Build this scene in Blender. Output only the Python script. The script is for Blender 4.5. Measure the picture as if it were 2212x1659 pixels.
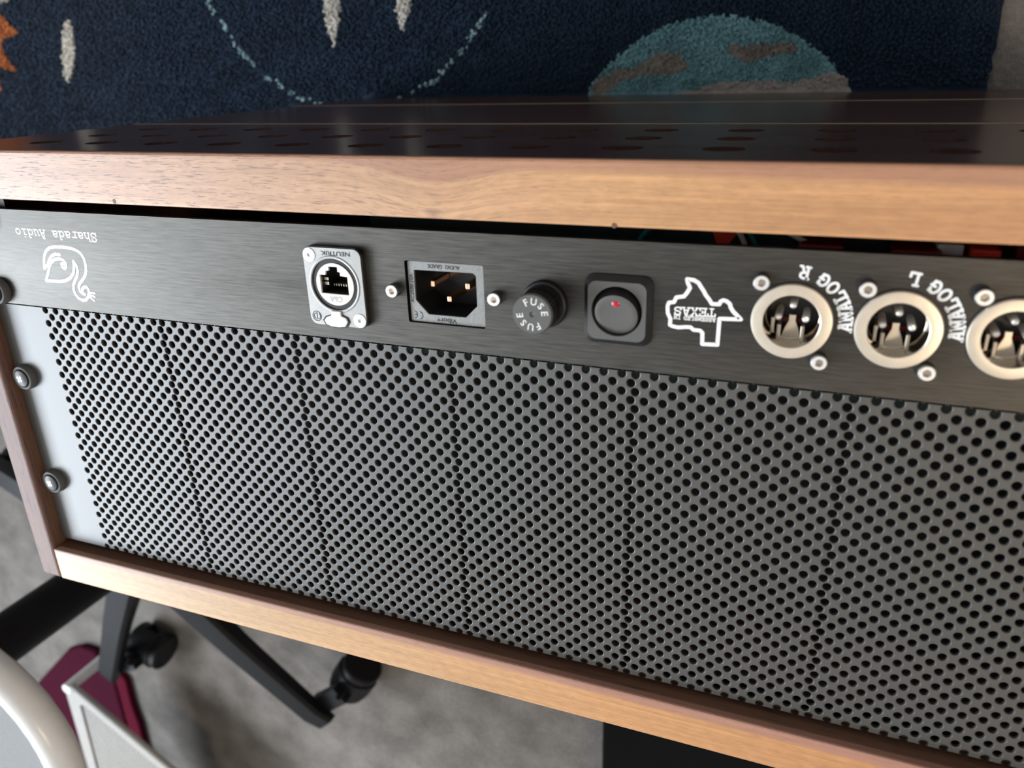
import bpy, bmesh, math, random
from mathutils import Vector, Matrix
from math import sin, cos, pi, radians, atan2, hypot

# ------------------------------------------------------------------ scene, camera, light
sc = bpy.context.scene
for o in list(bpy.data.objects): bpy.data.objects.remove(o)
COL = sc.collection
Z0 = 0.376            # world height of the front surface of the brushed faceplate (carpet is z = 0)

cam_d = bpy.data.cameras.new('camera'); cam = bpy.data.objects.new('camera', cam_d); COL.objects.link(cam)
cam_d.sensor_width = 36.0; cam_d.lens = 28.1326; cam_d.clip_start = 0.01
CM = Matrix(((0.9311412, -0.1122061, 0.3469666), (-0.0302466, 0.9244394, 0.3801276), (-0.3634022, -0.3644471, 0.8573897)))
cam.matrix_world = Matrix.Translation((0.362157, 0.055621, 0.623293)) @ CM.to_4x4()
cam_d.dof.use_dof = True; cam_d.dof.focus_distance = 0.335; cam_d.dof.aperture_fstop = 11.0
sc.camera = cam

world = bpy.data.worlds.new('world'); sc.world = world; world.use_nodes = True
world.node_tree.nodes['Background'].inputs[0].default_value = (0.62, 0.76, 1.0, 1)
world.node_tree.nodes['Background'].inputs[1].default_value = 1.2

def area(name, loc, target, sx, sy, power, color):
    d = bpy.data.lights.new(name, 'AREA'); d.shape = 'RECTANGLE'; d.size = sx; d.size_y = sy
    d.energy = power; d.color = color
    o = bpy.data.objects.new(name, d); COL.objects.link(o); o.location = loc
    o.rotation_euler = (Vector(target) - Vector(loc)).to_track_quat('-Z', 'Y').to_euler()
    return o
# daylight entering through the window opening of wall_left (opening y -2.05..0.05, z 1.15..2.35)
area('window_daylight', (-2.06, -1.0, 1.75), (0, -1.0, 1.75), 2.0, 1.15, 114, (0.84, 0.92, 1.0))

vs = sc.view_settings
vs.view_transform = 'Standard'; vs.look = 'None'; vs.exposure = 0.1; vs.gamma = 1.0; vs.use_curve_mapping = False
sc.cycles.use_denoising = True
sc.cycles.max_bounces = 6

# ------------------------------------------------------------------ materials
def nt(name):
    m = bpy.data.materials.new(name); m.use_nodes = True
    t = m.node_tree; return m, t, t.nodes, t.links, t.nodes['Principled BSDF']
def mapping(t, scale, rot=(0, 0, 0), coord='Object'):
    tc = t.nodes.new('ShaderNodeTexCoord'); mp = t.nodes.new('ShaderNodeMapping')
    t.links.new(tc.outputs[coord], mp.inputs[0]); mp.inputs['Scale'].default_value = scale
    mp.inputs['Rotation'].default_value = rot
    return mp.outputs[0]
def noise(t, vec, scale=1.0, detail=3.0, rough=0.55, dist=0.0):
    n = t.nodes.new('ShaderNodeTexNoise'); t.links.new(vec, n.inputs['Vector'])
    n.inputs['Scale'].default_value = scale; n.inputs['Detail'].default_value = detail
    n.inputs['Roughness'].default_value = rough; n.inputs['Distortion'].default_value = dist
    return n.outputs['Fac']
def ramp(t, fac, stops):
    r = t.nodes.new('ShaderNodeValToRGB'); t.links.new(fac, r.inputs[0]); e = r.color_ramp.elements
    while len(e) < len(stops): e.new(0.5)
    for i, (p, c) in enumerate(stops):
        e[i].position = p; e[i].color = (*c, 1) if len(c) == 3 else c
    return r.outputs[0]
def mixc(t, fac, a, b, mode='MIX'):
    m = t.nodes.new('ShaderNodeMix'); m.data_type = 'RGBA'; m.blend_type = mode
    for sock, val in ((m.inputs[0], fac), (m.inputs[6], a), (m.inputs[7], b)):
        if hasattr(val, 'is_linked'): t.links.new(val, sock)
        elif isinstance(val, (tuple, list)): sock.default_value = (*val, 1)
        else: sock.default_value = val
    return m.outputs[2]
def bump(t, b, height, strength, dist=0.001):
    n = t.nodes.new('ShaderNodeBump'); n.inputs['Strength'].default_value = strength; n.inputs['Distance'].default_value = dist
    t.links.new(height, n.inputs['Height']); t.links.new(n.outputs[0], b.inputs['Normal'])
def g(v): return (v, v, v)

def plain(name, col, rough=0.5, metal=0.0, var=0.12, scale=400, bmp=0.0, coat=0.0):
    m, t, N, L, b = nt(name)
    f = noise(t, mapping(t, (scale,) * 3), 1.0, 3)
    lo = tuple(c * (1 - var) for c in col); hi = tuple(min(1, c * (1 + var)) for c in col)
    L.new(ramp(t, f, ((0.3, lo), (0.7, hi))), b.inputs['Base Color'])
    b.inputs['Roughness'].default_value = rough; b.inputs['Metallic'].default_value = metal
    if coat: b.inputs['Coat Weight'].default_value = coat; b.inputs['Coat Roughness'].default_value = 0.28
    if bmp: bump(t, b, f, bmp, 0.0004)
    return m

def wood(name, light, mid, dark, axis='u', rough=0.42, pores=0.5, seed=0.0, bands=1.0):
    """walnut: long colour bands, fine streaks and short dark pores along the grain axis"""
    m, t, N, L, b = nt(name)
    def sv(a, c):
        return {'u': (a, c, c), 'v': (c, a, c), 'h': (c, c, a)}[axis]
    v0 = mapping(t, (1, 1, 1))
    add = N.new('ShaderNodeVectorMath'); add.operation = 'ADD'; L.new(v0, add.inputs[0]); add.inputs[1].default_value = (seed, seed * 1.7, seed * 0.6)
    def mp(s):
        k = N.new('ShaderNodeMapping'); L.new(add.outputs[0], k.inputs[0]); k.inputs['Scale'].default_value = s; return k.outputs[0]
    f1 = noise(t, mp(sv(3.2, 55 * bands)), 1, 3, 0.5, 0.6)
    f2 = noise(t, mp(sv(14, 420)), 1, 4, 0.6, 0.3)
    f3 = noise(t, mp(sv(95, 1500)), 1, 2, 0.5, 0.2)
    c = ramp(t, f1, ((0.30, dark), (0.45, mid), (0.62, light)))
    c = mixc(t, 0.55, c, ramp(t, f2, ((0.3, mid), (0.7, light))))
    pf = ramp(t, f3, ((0.57, g(0.0)), (0.67, g(1.0))))
    mul = N.new('ShaderNodeMath'); mul.operation = 'MULTIPLY'; L.new(pf, mul.inputs[0]); mul.inputs[1].default_value = pores
    c = mixc(t, mul.outputs[0], c, tuple(x * 0.45 for x in mid))
    L.new(c, b.inputs['Base Color']); b.inputs['Roughness'].default_value = rough
    bump(t, b, f3, 0.12, 0.0003)
    return m

def board(name, stops_u, band, knot=None, rough=0.38, seed=0.0, pores=(0.7, 0.2)):
    """long board along u: colour drifts along its length, a darker heartwood band follows one edge, optional knot bends the grain"""
    m, t, N, L, b = nt(name)
    tc = N.new('ShaderNodeTexCoord'); sp = N.new('ShaderNodeSeparateXYZ'); L.new(tc.outputs['Object'], sp.inputs[0])
    def math_(op, a, c=None, d=None):
        n = N.new('ShaderNodeMath'); n.operation = op
        for k, x in enumerate((a, c, d)):
            if x is None: continue
            if hasattr(x, 'is_linked'): L.new(x, n.inputs[k])
            else: n.inputs[k].default_value = x
        return n.outputs[0]
    U, V = sp.outputs[0], sp.outputs[1]
    if knot:
        x = math_('DIVIDE', math_('SUBTRACT', U, knot[0]), knot[2])
        gs = math_('POWER', 2.71828, math_('MULTIPLY', math_('MULTIPLY', x, x), -1.0))
        dv = math_('MULTIPLY', gs, knot[3])
        V = math_('ADD', V, dv)
    cb = N.new('ShaderNodeCombineXYZ'); L.new(U, cb.inputs[0]); L.new(V, cb.inputs[1]); L.new(sp.outputs[2], cb.inputs[2])
    def mp(sx, sy, off=0.0):
        k = N.new('ShaderNodeMapping'); L.new(cb.outputs[0], k.inputs[0]); k.inputs['Scale'].default_value = (sx, sy, sy); k.inputs['Location'].default_value = (seed + off, seed * 1.7, seed * .6); return k.outputs[0]
    f1 = noise(t, mp(3.0, 130), 1, 3, 0.5, 0.5)
    f2 = noise(t, mp(16, 700), 1, 4, 0.65, 0.3)
    f3 = noise(t, mp(170, 2900, 3.0), 1, 2, 0.5, 0.2)
    f4 = noise(t, mp(190, 420, 5.0), 1, 2, 0.5, 0.2)
    base = ramp(t, math_('MULTIPLY', U, 2.0), stops_u)
    c = mixc(t, math_('MULTIPLY', math_('SUBTRACT', 1.0, f1), 0.85), base, (0.50, 0.44, 0.42), 'MULTIPLY')
    c = mixc(t, 0.45, c, ramp(t, f2, ((0.3, g(0.55)), (0.7, g(1.12)))), 'MULTIPLY')
    c = mixc(t, 0.22, c, ramp(t, f4, ((0.35, g(0.7)), (0.65, g(1.2)))), 'MULTIPLY')
    # heartwood band: v0 +- width, growing along u
    vv = math_('ADD', V, math_('MULTIPLY', math_('SUBTRACT', f1, 0.5), band[3]))
    vv = math_('ADD', vv, math_('MULTIPLY', U, band[4]))
    mr = N.new('ShaderNodeMapRange'); L.new(vv, mr.inputs[0]); mr.inputs[1].default_value = band[0]; mr.inputs[2].default_value = band[1]
    c = mixc(t, math_('MULTIPLY', mr.outputs[0], 0.65), c, mixc(t, f2, band[2], tuple(x * 1.5 for x in band[2])))
    pf = ramp(t, f3, ((0.585, g(0.0)), (0.64, g(1.0))))
    pa = ramp(t, math_('MULTIPLY', U, 2.0), ((0.1, g(pores[0])), (0.6, g(pores[1]))))
    c = mixc(t, math_('MULTIPLY', pf, pa), c, (0.16, 0.075, 0.065))
    if knot:
        dx = math_('DIVIDE', math_('SUBTRACT', U, knot[0]), 0.006); dy = math_('DIVIDE', math_('SUBTRACT', sp.outputs[1], knot[1]), 0.0045)
        rr = math_('SQRT', math_('ADD', math_('MULTIPLY', dx, dx), math_('MULTIPLY', dy, dy)))
        c = mixc(t, ramp(t, math_('ADD', rr, math_('MULTIPLY', f2, .6)), ((0.35, g(0.6)), (1.0, g(0.0)))), c, (0.20, 0.10, 0.085))
    L.new(c, b.inputs['Base Color']); b.inputs['Roughness'].default_value = rough
    bump(t, b, f3, 0.10, 0.0003)
    return m

M = {}
M['wood_lit'] = board('walnut_lit_front', ((0.0, (0.76, 0.48, 0.345)), (0.42, (0.82, 0.51, 0.31)), (0.6, (0.88, 0.50, 0.245)), (0.92, (0.70, 0.33, 0.145))), (0.0238, 0.0262, (0.30, 0.145, 0.10), 0.007, 0.0085), (0.238, 0.0068, 0.022, 0.0055), 0.36, 3.1, (1.0, 0.2))  # light on the front face is put into this paler walnut
M['wood_pale'] = board('sapwood_lower_board', ((0.0, (0.78, 0.55, 0.29)), (0.3, (0.84, 0.53, 0.275)), (0.6, (0.80, 0.425, 0.19)), (0.92, (0.66, 0.31, 0.13))), (-0.1806, -0.1792, (0.30, 0.155, 0.14), 0.003, 0.0045), None, 0.40, 7.7, (0.25, 0.2))
M['wood_side'] = wood('walnut_pink', (0.24, 0.13, 0.10), (0.17, 0.088, 0.068), (0.11, 0.05, 0.04), 'v', 0.55, 0.9, 1.3)
M['wood_shaded'] = wood('walnut_shaded', (0.105, 0.056, 0.044), (0.072, 0.037, 0.030), (0.044, 0.022, 0.018), 'u', 0.22, 0.3, 5.2)  # same boards on the vent side, shade put into a darker walnut
M['wood_inner'] = wood('walnut_inner', (0.21, 0.105, 0.062), (0.145, 0.068, 0.042), (0.075, 0.034, 0.022), 'u', 0.5, 0.5, 9.4)
M['wood_inner_v'] = wood('walnut_inner_side', (0.21, 0.105, 0.062), (0.145, 0.068, 0.042), (0.075, 0.034, 0.022), 'v', 0.5, 0.5, 2.4)
M['inlay'] = wood('maple_strip', (0.30, 0.215, 0.14), (0.24, 0.165, 0.105), (0.17, 0.11, 0.07), 'u', 0.3, 0.2, 4.0)

def brushed():
    m, t, N, L, b = nt('black_brushed_aluminium')
    f = noise(t, mapping(t, (45, 3400, 40)), 1, 4, 0.65)
    f2 = noise(t, mapping(t, (90, 1300, 40)), 1, 3, 0.6)
    mix = N.new('ShaderNodeMath'); mix.operation = 'ADD'; L.new(f, mix.inputs[0]); L.new(f2, mix.inputs[1])
    hv = N.new('ShaderNodeMath'); hv.operation = 'MULTIPLY'; L.new(mix.outputs[0], hv.inputs[0]); hv.inputs[1].default_value = 0.5
    L.new(ramp(t, hv.outputs[0], ((0.32, (0.044, 0.042, 0.038)), (0.68, (0.100, 0.095, 0.086)))), b.inputs['Base Color'])
    r = N.new('ShaderNodeMapRange'); L.new(hv.outputs[0], r.inputs[0]); r.inputs[3].default_value = 0.30; r.inputs[4].default_value = 0.48
    L.new(r.outputs[0], b.inputs['Roughness']); b.inputs['Metallic'].default_value = 0.85
    b.inputs['Anisotropic'].default_value = 0.5
    bump(t, b, hv.outputs[0], 0.22, 0.0002)
    return m
M['brushed'] = brushed()
M['perf'] = plain('satin_black_powder_coat', (0.052, 0.049, 0.043), 0.50, 0.0, 0.06, 900, 0.02, 0.18); M['perf'].node_tree.nodes['Principled BSDF'].inputs['Specular IOR Level'].default_value = 1.0
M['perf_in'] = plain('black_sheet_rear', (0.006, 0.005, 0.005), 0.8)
M['engrave'] = plain('engraved_bare_aluminium', (0.95, 0.94, 0.92), 0.6, 0.0, 0.06, 2500)
M['engrave_dull'] = plain('engraved_dull_aluminium', (0.80, 0.76, 0.68), 0.5, 0.1, 0.12, 2500)
M['nickel'] = plain('satin_nickel', (0.86, 0.77, 0.64), 0.38, 0.9, 0.04, 300)
M['nickel_in'] = plain('nickel_inner', (0.62, 0.55, 0.46), 0.22, 1.0, 0.05, 300)
M['steel'] = plain('bright_steel', (0.95, 0.93, 0.91), 0.42, 0.8, 0.03, 500)
M['steel_side'] = plain('steel_shaded_side', (0.30, 0.30, 0.31), 0.3, 1.0, 0.05, 500)  # dark reflection on the screw sides put into the colour
M['die'] = plain('die_cast_silver', (0.30, 0.295, 0.285), 0.36, 0.85, 0.06, 700)
M['white_plastic'] = plain('white_insert_plastic', (0.84, 0.82, 0.76), 0.4, 0, 0.03, 400)
M['black_gloss'] = plain('black_glossy_plastic', (0.012, 0.012, 0.013), 0.25)
M['black'] = plain('black_plastic', (0.014, 0.014, 0.015), 0.42, 0, 0.1, 900, 0.05)
M['grey_plastic'] = plain('dark_grey_plastic', (0.105, 0.102, 0.098), 0.5, 0, 0.06, 1500, 0.04)
M['bezel'] = plain('grey_bead_blasted_metal', (0.27, 0.27, 0.265), 0.55, 0.45, 0.16, 1600, 0.08)
M['ink'] = plain('black_ink', (0.012, 0.012, 0.014), 0.6)
M['copper'] = plain('red_copper', (0.95, 0.55, 0.38), 0.25, 1.0, 0.05, 300)
M['red_led'] = plain('red_lens', (0.55, 0.012, 0.025), 0.2)
M['dark_red'] = plain('dark_red_plastic', (0.16, 0.008, 0.014), 0.4)
M['relay_red'] = plain('bright_red_plastic', (0.80, 0.055, 0.03), 0.4)
M['pcb'] = plain('dark_green_board', (0.012, 0.035, 0.030), 0.4, 0, 0.3, 120)
M['white_print'] = plain('white_print', (0.80, 0.80, 0.78), 0.5)
M['teal_wire'] = plain('teal_insulation', (0.02, 0.25, 0.28), 0.4)
M['white_wire'] = plain('white_insulation', (0.6, 0.58, 0.54), 0.4)
M['black_metal'] = plain('black_chair_metal', (0.009, 0.0095, 0.011), 0.5, 0, 0.15, 200); M['black_metal'].node_tree.nodes['Principled BSDF'].inputs['Specular IOR Level'].default_value = 0.22
M['white_paint'] = plain('white_gloss_paint', (0.90, 0.90, 0.88), 0.28, 0, 0.02, 60, 0.0, 0.4)
M['tray_paint'] = plain('white_paint_shaded', (0.44, 0.42, 0.39), 0.5, 0, 0.04, 80)  # white paint greyed to stand in for the seat's shadow
M['maroon'] = plain('maroon_fabric', (0.055, 0.006, 0.018), 0.9, 0, 0.25, 500, 0.2)
M['maroon_red'] = plain('wine_red_fabric', (0.105, 0.008, 0.022), 0.9, 0, 0.25, 500, 0.2)
M['wall'] = plain('wall_paint', (0.48, 0.47, 0.455), 0.8, 0, 0.03, 6)
M['ceiling'] = plain('ceiling_paint', (0.62, 0.60, 0.57), 0.9, 0, 0.03, 6)
M['box_black'] = plain('matt_black_vinyl', (0.004, 0.004, 0.004), 0.9, 0, 0.1, 300); M['box_black'].node_tree.nodes['Principled BSDF'].inputs['Specular IOR Level'].default_value = 0.08

for k_ in ('maroon', 'maroon_red'): M[k_].node_tree.nodes['Principled BSDF'].inputs['Specular IOR Level'].default_value = 0.05
def pile(name, c1, c2, s1=350, s2=28, bmp=0.8):
    m, t, N, L, b = nt(name)
    f = noise(t, mapping(t, (s1,) * 3), 1, 4, 0.7)
    h = noise(t, mapping(t, (s2,) * 3), 1, 3, 0.5)
    a = ramp(t, f, ((0.28, tuple(x * 0.62 for x in c1)), (0.5, c1), (0.74, c2)))
    c = mixc(t, 0.5, a, ramp(t, h, ((0.3, tuple(x * 0.7 for x in c1)), (0.7, tuple(x * 1.25 for x in c2)))))
    L.new(c, b.inputs['Base Color']); b.inputs['Roughness'].default_value = 0.95
    b.inputs['Specular IOR Level'].default_value = 0.1
    b.inputs['Sheen Weight'].default_value = 0.15
    bump(t, b, f, bmp, 0.003)
    return m
M['carpet'] = pile('grey_carpet_pile', (0.18, 0.162, 0.146), (0.32, 0.292, 0.266), 260, 22, 0.9)
M['navy'] = pile('navy_rug_pile', (0.0105, 0.0265, 0.055), (0.0165, 0.037, 0.072), 420, 45)
M['rug_white'] = pile('cream_rug_pile', (0.72, 0.67, 0.59), (0.84, 0.79, 0.71), 420, 60)
M['rug_teal'] = pile('teal_rug_pile', (0.16, 0.345, 0.385), (0.25, 0.46, 0.49), 420, 60)
M['rug_dash'] = pile('pale_teal_rug_pile', (0.30, 0.46, 0.49), (0.44, 0.62, 0.64), 420, 60)
M['rug_taupe'] = pile('taupe_rug_pile', (0.25, 0.21, 0.18), (0.36, 0.31, 0.27), 420, 60)
M['rug_grey'] = pile('pale_grey_rug_pile', (0.42, 0.375, 0.34), (0.54, 0.49, 0.45), 420, 60)
M['rug_orange'] = pile('orange_rug_pile', (0.50, 0.14, 0.035), (0.66, 0.22, 0.06), 420, 60)

def woven():
    m, t, N, L, b = nt('grey_ribbed_seat_fabric')
    w = N.new('ShaderNodeTexWave'); L.new(mapping(t, (1, 1, 1), (0, 0, radians(-38))), w.inputs['Vector'])
    w.inputs['Scale'].default_value = 118; w.inputs['Distortion'].default_value = 0.3; w.bands_direction = 'X'
    f = noise(t, mapping(t, (900,) * 3), 1, 2)
    c = mixc(t, 0.2, ramp(t, w.outputs['Fac'], ((0.2, (0.05, 0.054, 0.056)), (0.7, (0.47, 0.485, 0.49)))), ramp(t, f, ((0.3, g(0.2)), (0.7, g(0.45)))))
    L.new(c, b.inputs['Base Color']); b.inputs['Roughness'].default_value = 0.85
    bump(t, b, w.outputs['Fac'], 0.5, 0.0006)
    return m
M['woven'] = woven()

# ------------------------------------------------------------------ mesh builder
# Everything on the rack case is laid out in millimetres: u to the right along the panel,
# v downwards along the panel, h outwards from the front of the brushed faceplate.
def W(u, v, h=0.0): return Vector((u / 1000.0, -v / 1000.0, Z0 + h / 1000.0))
ORG = {}
class MB:
    def __init__(s): s.v = []; s.f = []
    def pt(s, u, v, h): s.v.append((u / 1000.0, -v / 1000.0, h / 1000.0)); return len(s.v) - 1
    def face(s, *i): s.f.append(tuple(i))
    def box(s, u0, u1, v0, v1, h0, h1):
        a = [s.pt(u, v, h) for h in (h0, h1) for v in (v0, v1) for u in (u0, u1)]
        for q in ((0, 1, 3, 2), (4, 6, 7, 5), (0, 4, 5, 1), (2, 3, 7, 6), (0, 2, 6, 4), (1, 5, 7, 3)): s.face(*[a[k] for k in q])
        return s
    def prism(s, poly, h0, h1, top=True, bottom=True):
        a = [s.pt(u, v, h0) for u, v in poly]; b = [s.pt(u, v, h1) for u, v in poly]; n = len(poly)
        for i in range(n): s.face(a[i], a[(i + 1) % n], b[(i + 1) % n], b[i])
        if top: s.face(*b)
        if bottom: s.face(*reversed(a))
        return s
    def lathe(s, prof, c=(0, 0), n=32, cap0=False, cap1=False):
        rings = []
        for r, h in prof:
            rings.append([s.pt(c[0] + r * cos(2 * pi * k / n), c[1] + r * sin(2 * pi * k / n), h) for k in range(n)])
        for a, b in zip(rings, rings[1:]):
            for k in range(n): s.face(a[k], a[(k + 1) % n], b[(k + 1) % n], b[k])
        if cap0: s.face(*rings[0])
        if cap1: s.face(*rings[-1])
        return s
    def ring(s, outer, inner, c, mapf, d0=0.0, d1=None, extra=0, close=False):
        """flat plate between an outer polygon and an inner outline, seen from c; walls from d0 to d1 inside the hole"""
        def hit(poly, t):
            best = None; dx, dy = cos(t), sin(t)
            for (x0, y0), (x1, y1) in zip(poly, poly[1:] + poly[:1]):
                ex, ey = x1 - x0, y1 - y0; den = dx * ey - dy * ex
                if abs(den) < 1e-12: continue
                a = ((x0 - c[0]) * ey - (y0 - c[1]) * ex) / den
                b = ((x0 - c[0]) * dy - (y0 - c[1]) * dx) / den
                if a > 1e-9 and -1e-6 <= b <= 1 + 1e-6 and (best is None or a < best): best = a
            return best
        angs = [atan2(y - c[1], x - c[0]) for x, y in outer + inner] + [2 * pi * k / extra - pi for k in range(extra)]
        angs = sorted(angs); A = []
        for t in angs:
            if not A or t - A[-1] > 1e-4: A.append(t)
        O = []; I = []; J = []
        for t in A:
            ro, ri = hit(outer, t), hit(inner, t)
            O.append(s.pt(*mapf(c[0] + ro * cos(t), c[1] + ro * sin(t), d0)))
            I.append(s.pt(*mapf(c[0] + ri * cos(t), c[1] + ri * sin(t), d0)))
            if d1 is not None: J.append(s.pt(*mapf(c[0] + ri * cos(t), c[1] + ri * sin(t), d1)))
        n = len(A)
        for k in range(n):
            m = (k + 1) % n
            s.face(O[k], O[m], I[m], I[k])
            if J: s.face(I[k], I[m], J[m], J[k])
        return s
    def tube(s, pts, r, n=12, closed=False):
        P = [Vector(p) for p in pts]; N = len(P); rings = []; up = Vector((0, 0, 1))
        for i in range(N):
            a = P[i - 1] if (i > 0 or closed) else P[i]; b = P[(i + 1) % N] if (i < N - 1 or closed) else P[i]
            t = (b - a).normalized(); x = t.cross(up)
            if x.length < 1e-3: x = t.cross(Vector((1, 0, 0)))
            x.normalize(); y = t.cross(x)
            rr = r[i] if isinstance(r, (list, tuple)) else r
            rings.append([s.pt(*(P[i] + x * (rr * cos(2 * pi * k / n)) + y * (rr * sin(2 * pi * k / n)))) for k in range(n)])
        for i in range(N if closed else N - 1):
            a, b = rings[i], rings[(i + 1) % N]
            for k in range(n): s.face(a[k], a[(k + 1) % n], b[(k + 1) % n], b[k])
        if not closed: s.face(*rings[0]); s.face(*rings[-1])
        return s
    def stroke(s, pts, w, h, closed=False):
        """engraved or printed line of width w following pts on the plane h"""
        P = list(pts) + ([pts[0]] if closed else [])
        for (x0, y0), (x1, y1) in zip(P, P[1:]):
            L = hypot(x1 - x0, y1 - y0)
            if L < 1e-6: continue
            nx, ny = -(y1 - y0) / L * w / 2, (x1 - x0) / L * w / 2
            s.face(s.pt(x0 + nx, y0 + ny, h), s.pt(x1 + nx, y1 + ny, h), s.pt(x1 - nx, y1 - ny, h), s.pt(x0 - nx, y0 - ny, h))
        seen = set()
        for i, (x, y) in enumerate(P):
            if (round(x, 3), round(y, 3)) in seen: continue
            seen.add((round(x, 3), round(y, 3)))
            s.face(*[s.pt(x + w / 2 * cos(pi * k / 5), y + w / 2 * sin(pi * k / 5), h + 0.002 + 0.0004 * (i % 5)) for k in range(10)])
        return s
    def mesh(s, name, mat, bevel=0.0, smooth=None, seg=2, normals=True):
        me = bpy.data.meshes.new(name); me.from_pydata(s.v, [], s.f)
        if bevel or normals:
            bm = bmesh.new(); bm.from_mesh(me)
            if bevel:
                bmesh.ops.remove_doubles(bm, verts=bm.verts, dist=1e-7)
                ed = [e for e in bm.edges if len(e.link_faces) == 2 and e.calc_face_angle(0) > 0.6]
                bmesh.ops.bevel(bm, geom=ed, offset=bevel / 1000.0, segments=seg, affect='EDGES', profile=0.5)
            bmesh.ops.recalc_face_normals(bm, faces=bm.faces)
            bm.to_mesh(me); bm.free()
        if smooth is not None:
            me.polygons.foreach_set('use_smooth', [True] * len(me.polygons)); me.set_sharp_from_angle(angle=radians(smooth))
        for mm in (mat if isinstance(mat, (list, tuple)) else [mat]): me.materials.append(M[mm] if isinstance(mm, str) else mm)
        me.update(); return me
    def build(s, name, mat, parent=None, at=(0, 0, 0), **kw):
        return put(name, s.mesh(name, mat, **kw), parent, at)
def put(name, me, parent=None, at=(0, 0, 0), rot=0.0):
    o = bpy.data.objects.new(name, me); COL.objects.link(o)
    w = W(*at); ORG[o] = w
    if parent is not None: o.parent = parent; o.location = w - ORG[parent]
    else: o.location = w
    if rot: o.rotation_euler = (0, 0, rot)
    return o
def tag(o, label, cat=None, group=None, kind=None):
    if label: o['label'] = label
    if cat: o['category'] = cat
    if group: o['group'] = group
    if kind: o['kind'] = kind
    return o
def thing(name, at, label, cat, group=None):
    o = bpy.data.objects.new(name, None); COL.objects.link(o); o.empty_display_size = 0.05
    o.location = W(*at); ORG[o] = W(*at); return tag(o, label, cat, group)
def circ(c, r, n=32, a0=0.0): return [(c[0] + r * cos(a0 + 2 * pi * k / n), c[1] + r * sin(a0 + 2 * pi * k / n)) for k in range(n)]
def rrect(u0, u1, v0, v1, r, n=5):
    out = []
    for cx, cy, a in ((u1 - r, v1 - r, 0), (u0 + r, v1 - r, pi / 2), (u0 + r, v0 + r, pi), (u1 - r, v0 + r, 1.5 * pi)):
        out += [(cx + r * cos(a + pi / 2 * k / n), cy + r * sin(a + pi / 2 * k / n)) for k in range(n + 1)]
    return out
def flat(x, y, d): return (x, y, d)

# sans lettering from the built-in font: centre (u, v), text rotated by ang on the panel (0 = upright in u/-v)
def sans(name, txt, size, c, h, ang, mat, parent, sx=1.0, bold=0.018):
    cu = bpy.data.curves.new(name, 'FONT'); cu.body = txt; cu.size = size / 1000.0; cu.align_x = 'CENTER'; cu.align_y = 'CENTER'; cu.resolution_u = 3; cu.offset = bold * size / 1000.0
    ob = bpy.data.objects.new(name, cu); COL.objects.link(ob); bpy.context.view_layer.update()
    me = bpy.data.meshes.new_from_object(ob.evaluated_get(bpy.context.evaluated_depsgraph_get()))
    bpy.data.objects.remove(ob); bpy.data.curves.remove(cu)
    xs = [v.co.x for v in me.vertices]; ys = [v.co.y for v in me.vertices]
    mx, my = (min(xs) + max(xs)) / 2, (min(ys) + max(ys)) / 2
    for v in me.vertices:
        x, y = (v.co.x - mx) * sx, v.co.y - my
        v.co = (x * cos(ang) - y * sin(ang), x * sin(ang) + y * cos(ang), 0)
    me.materials.clear(); me.materials.append(M[mat]); me.name = name
    return put(name, me, parent, (c[0], c[1], h))

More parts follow.
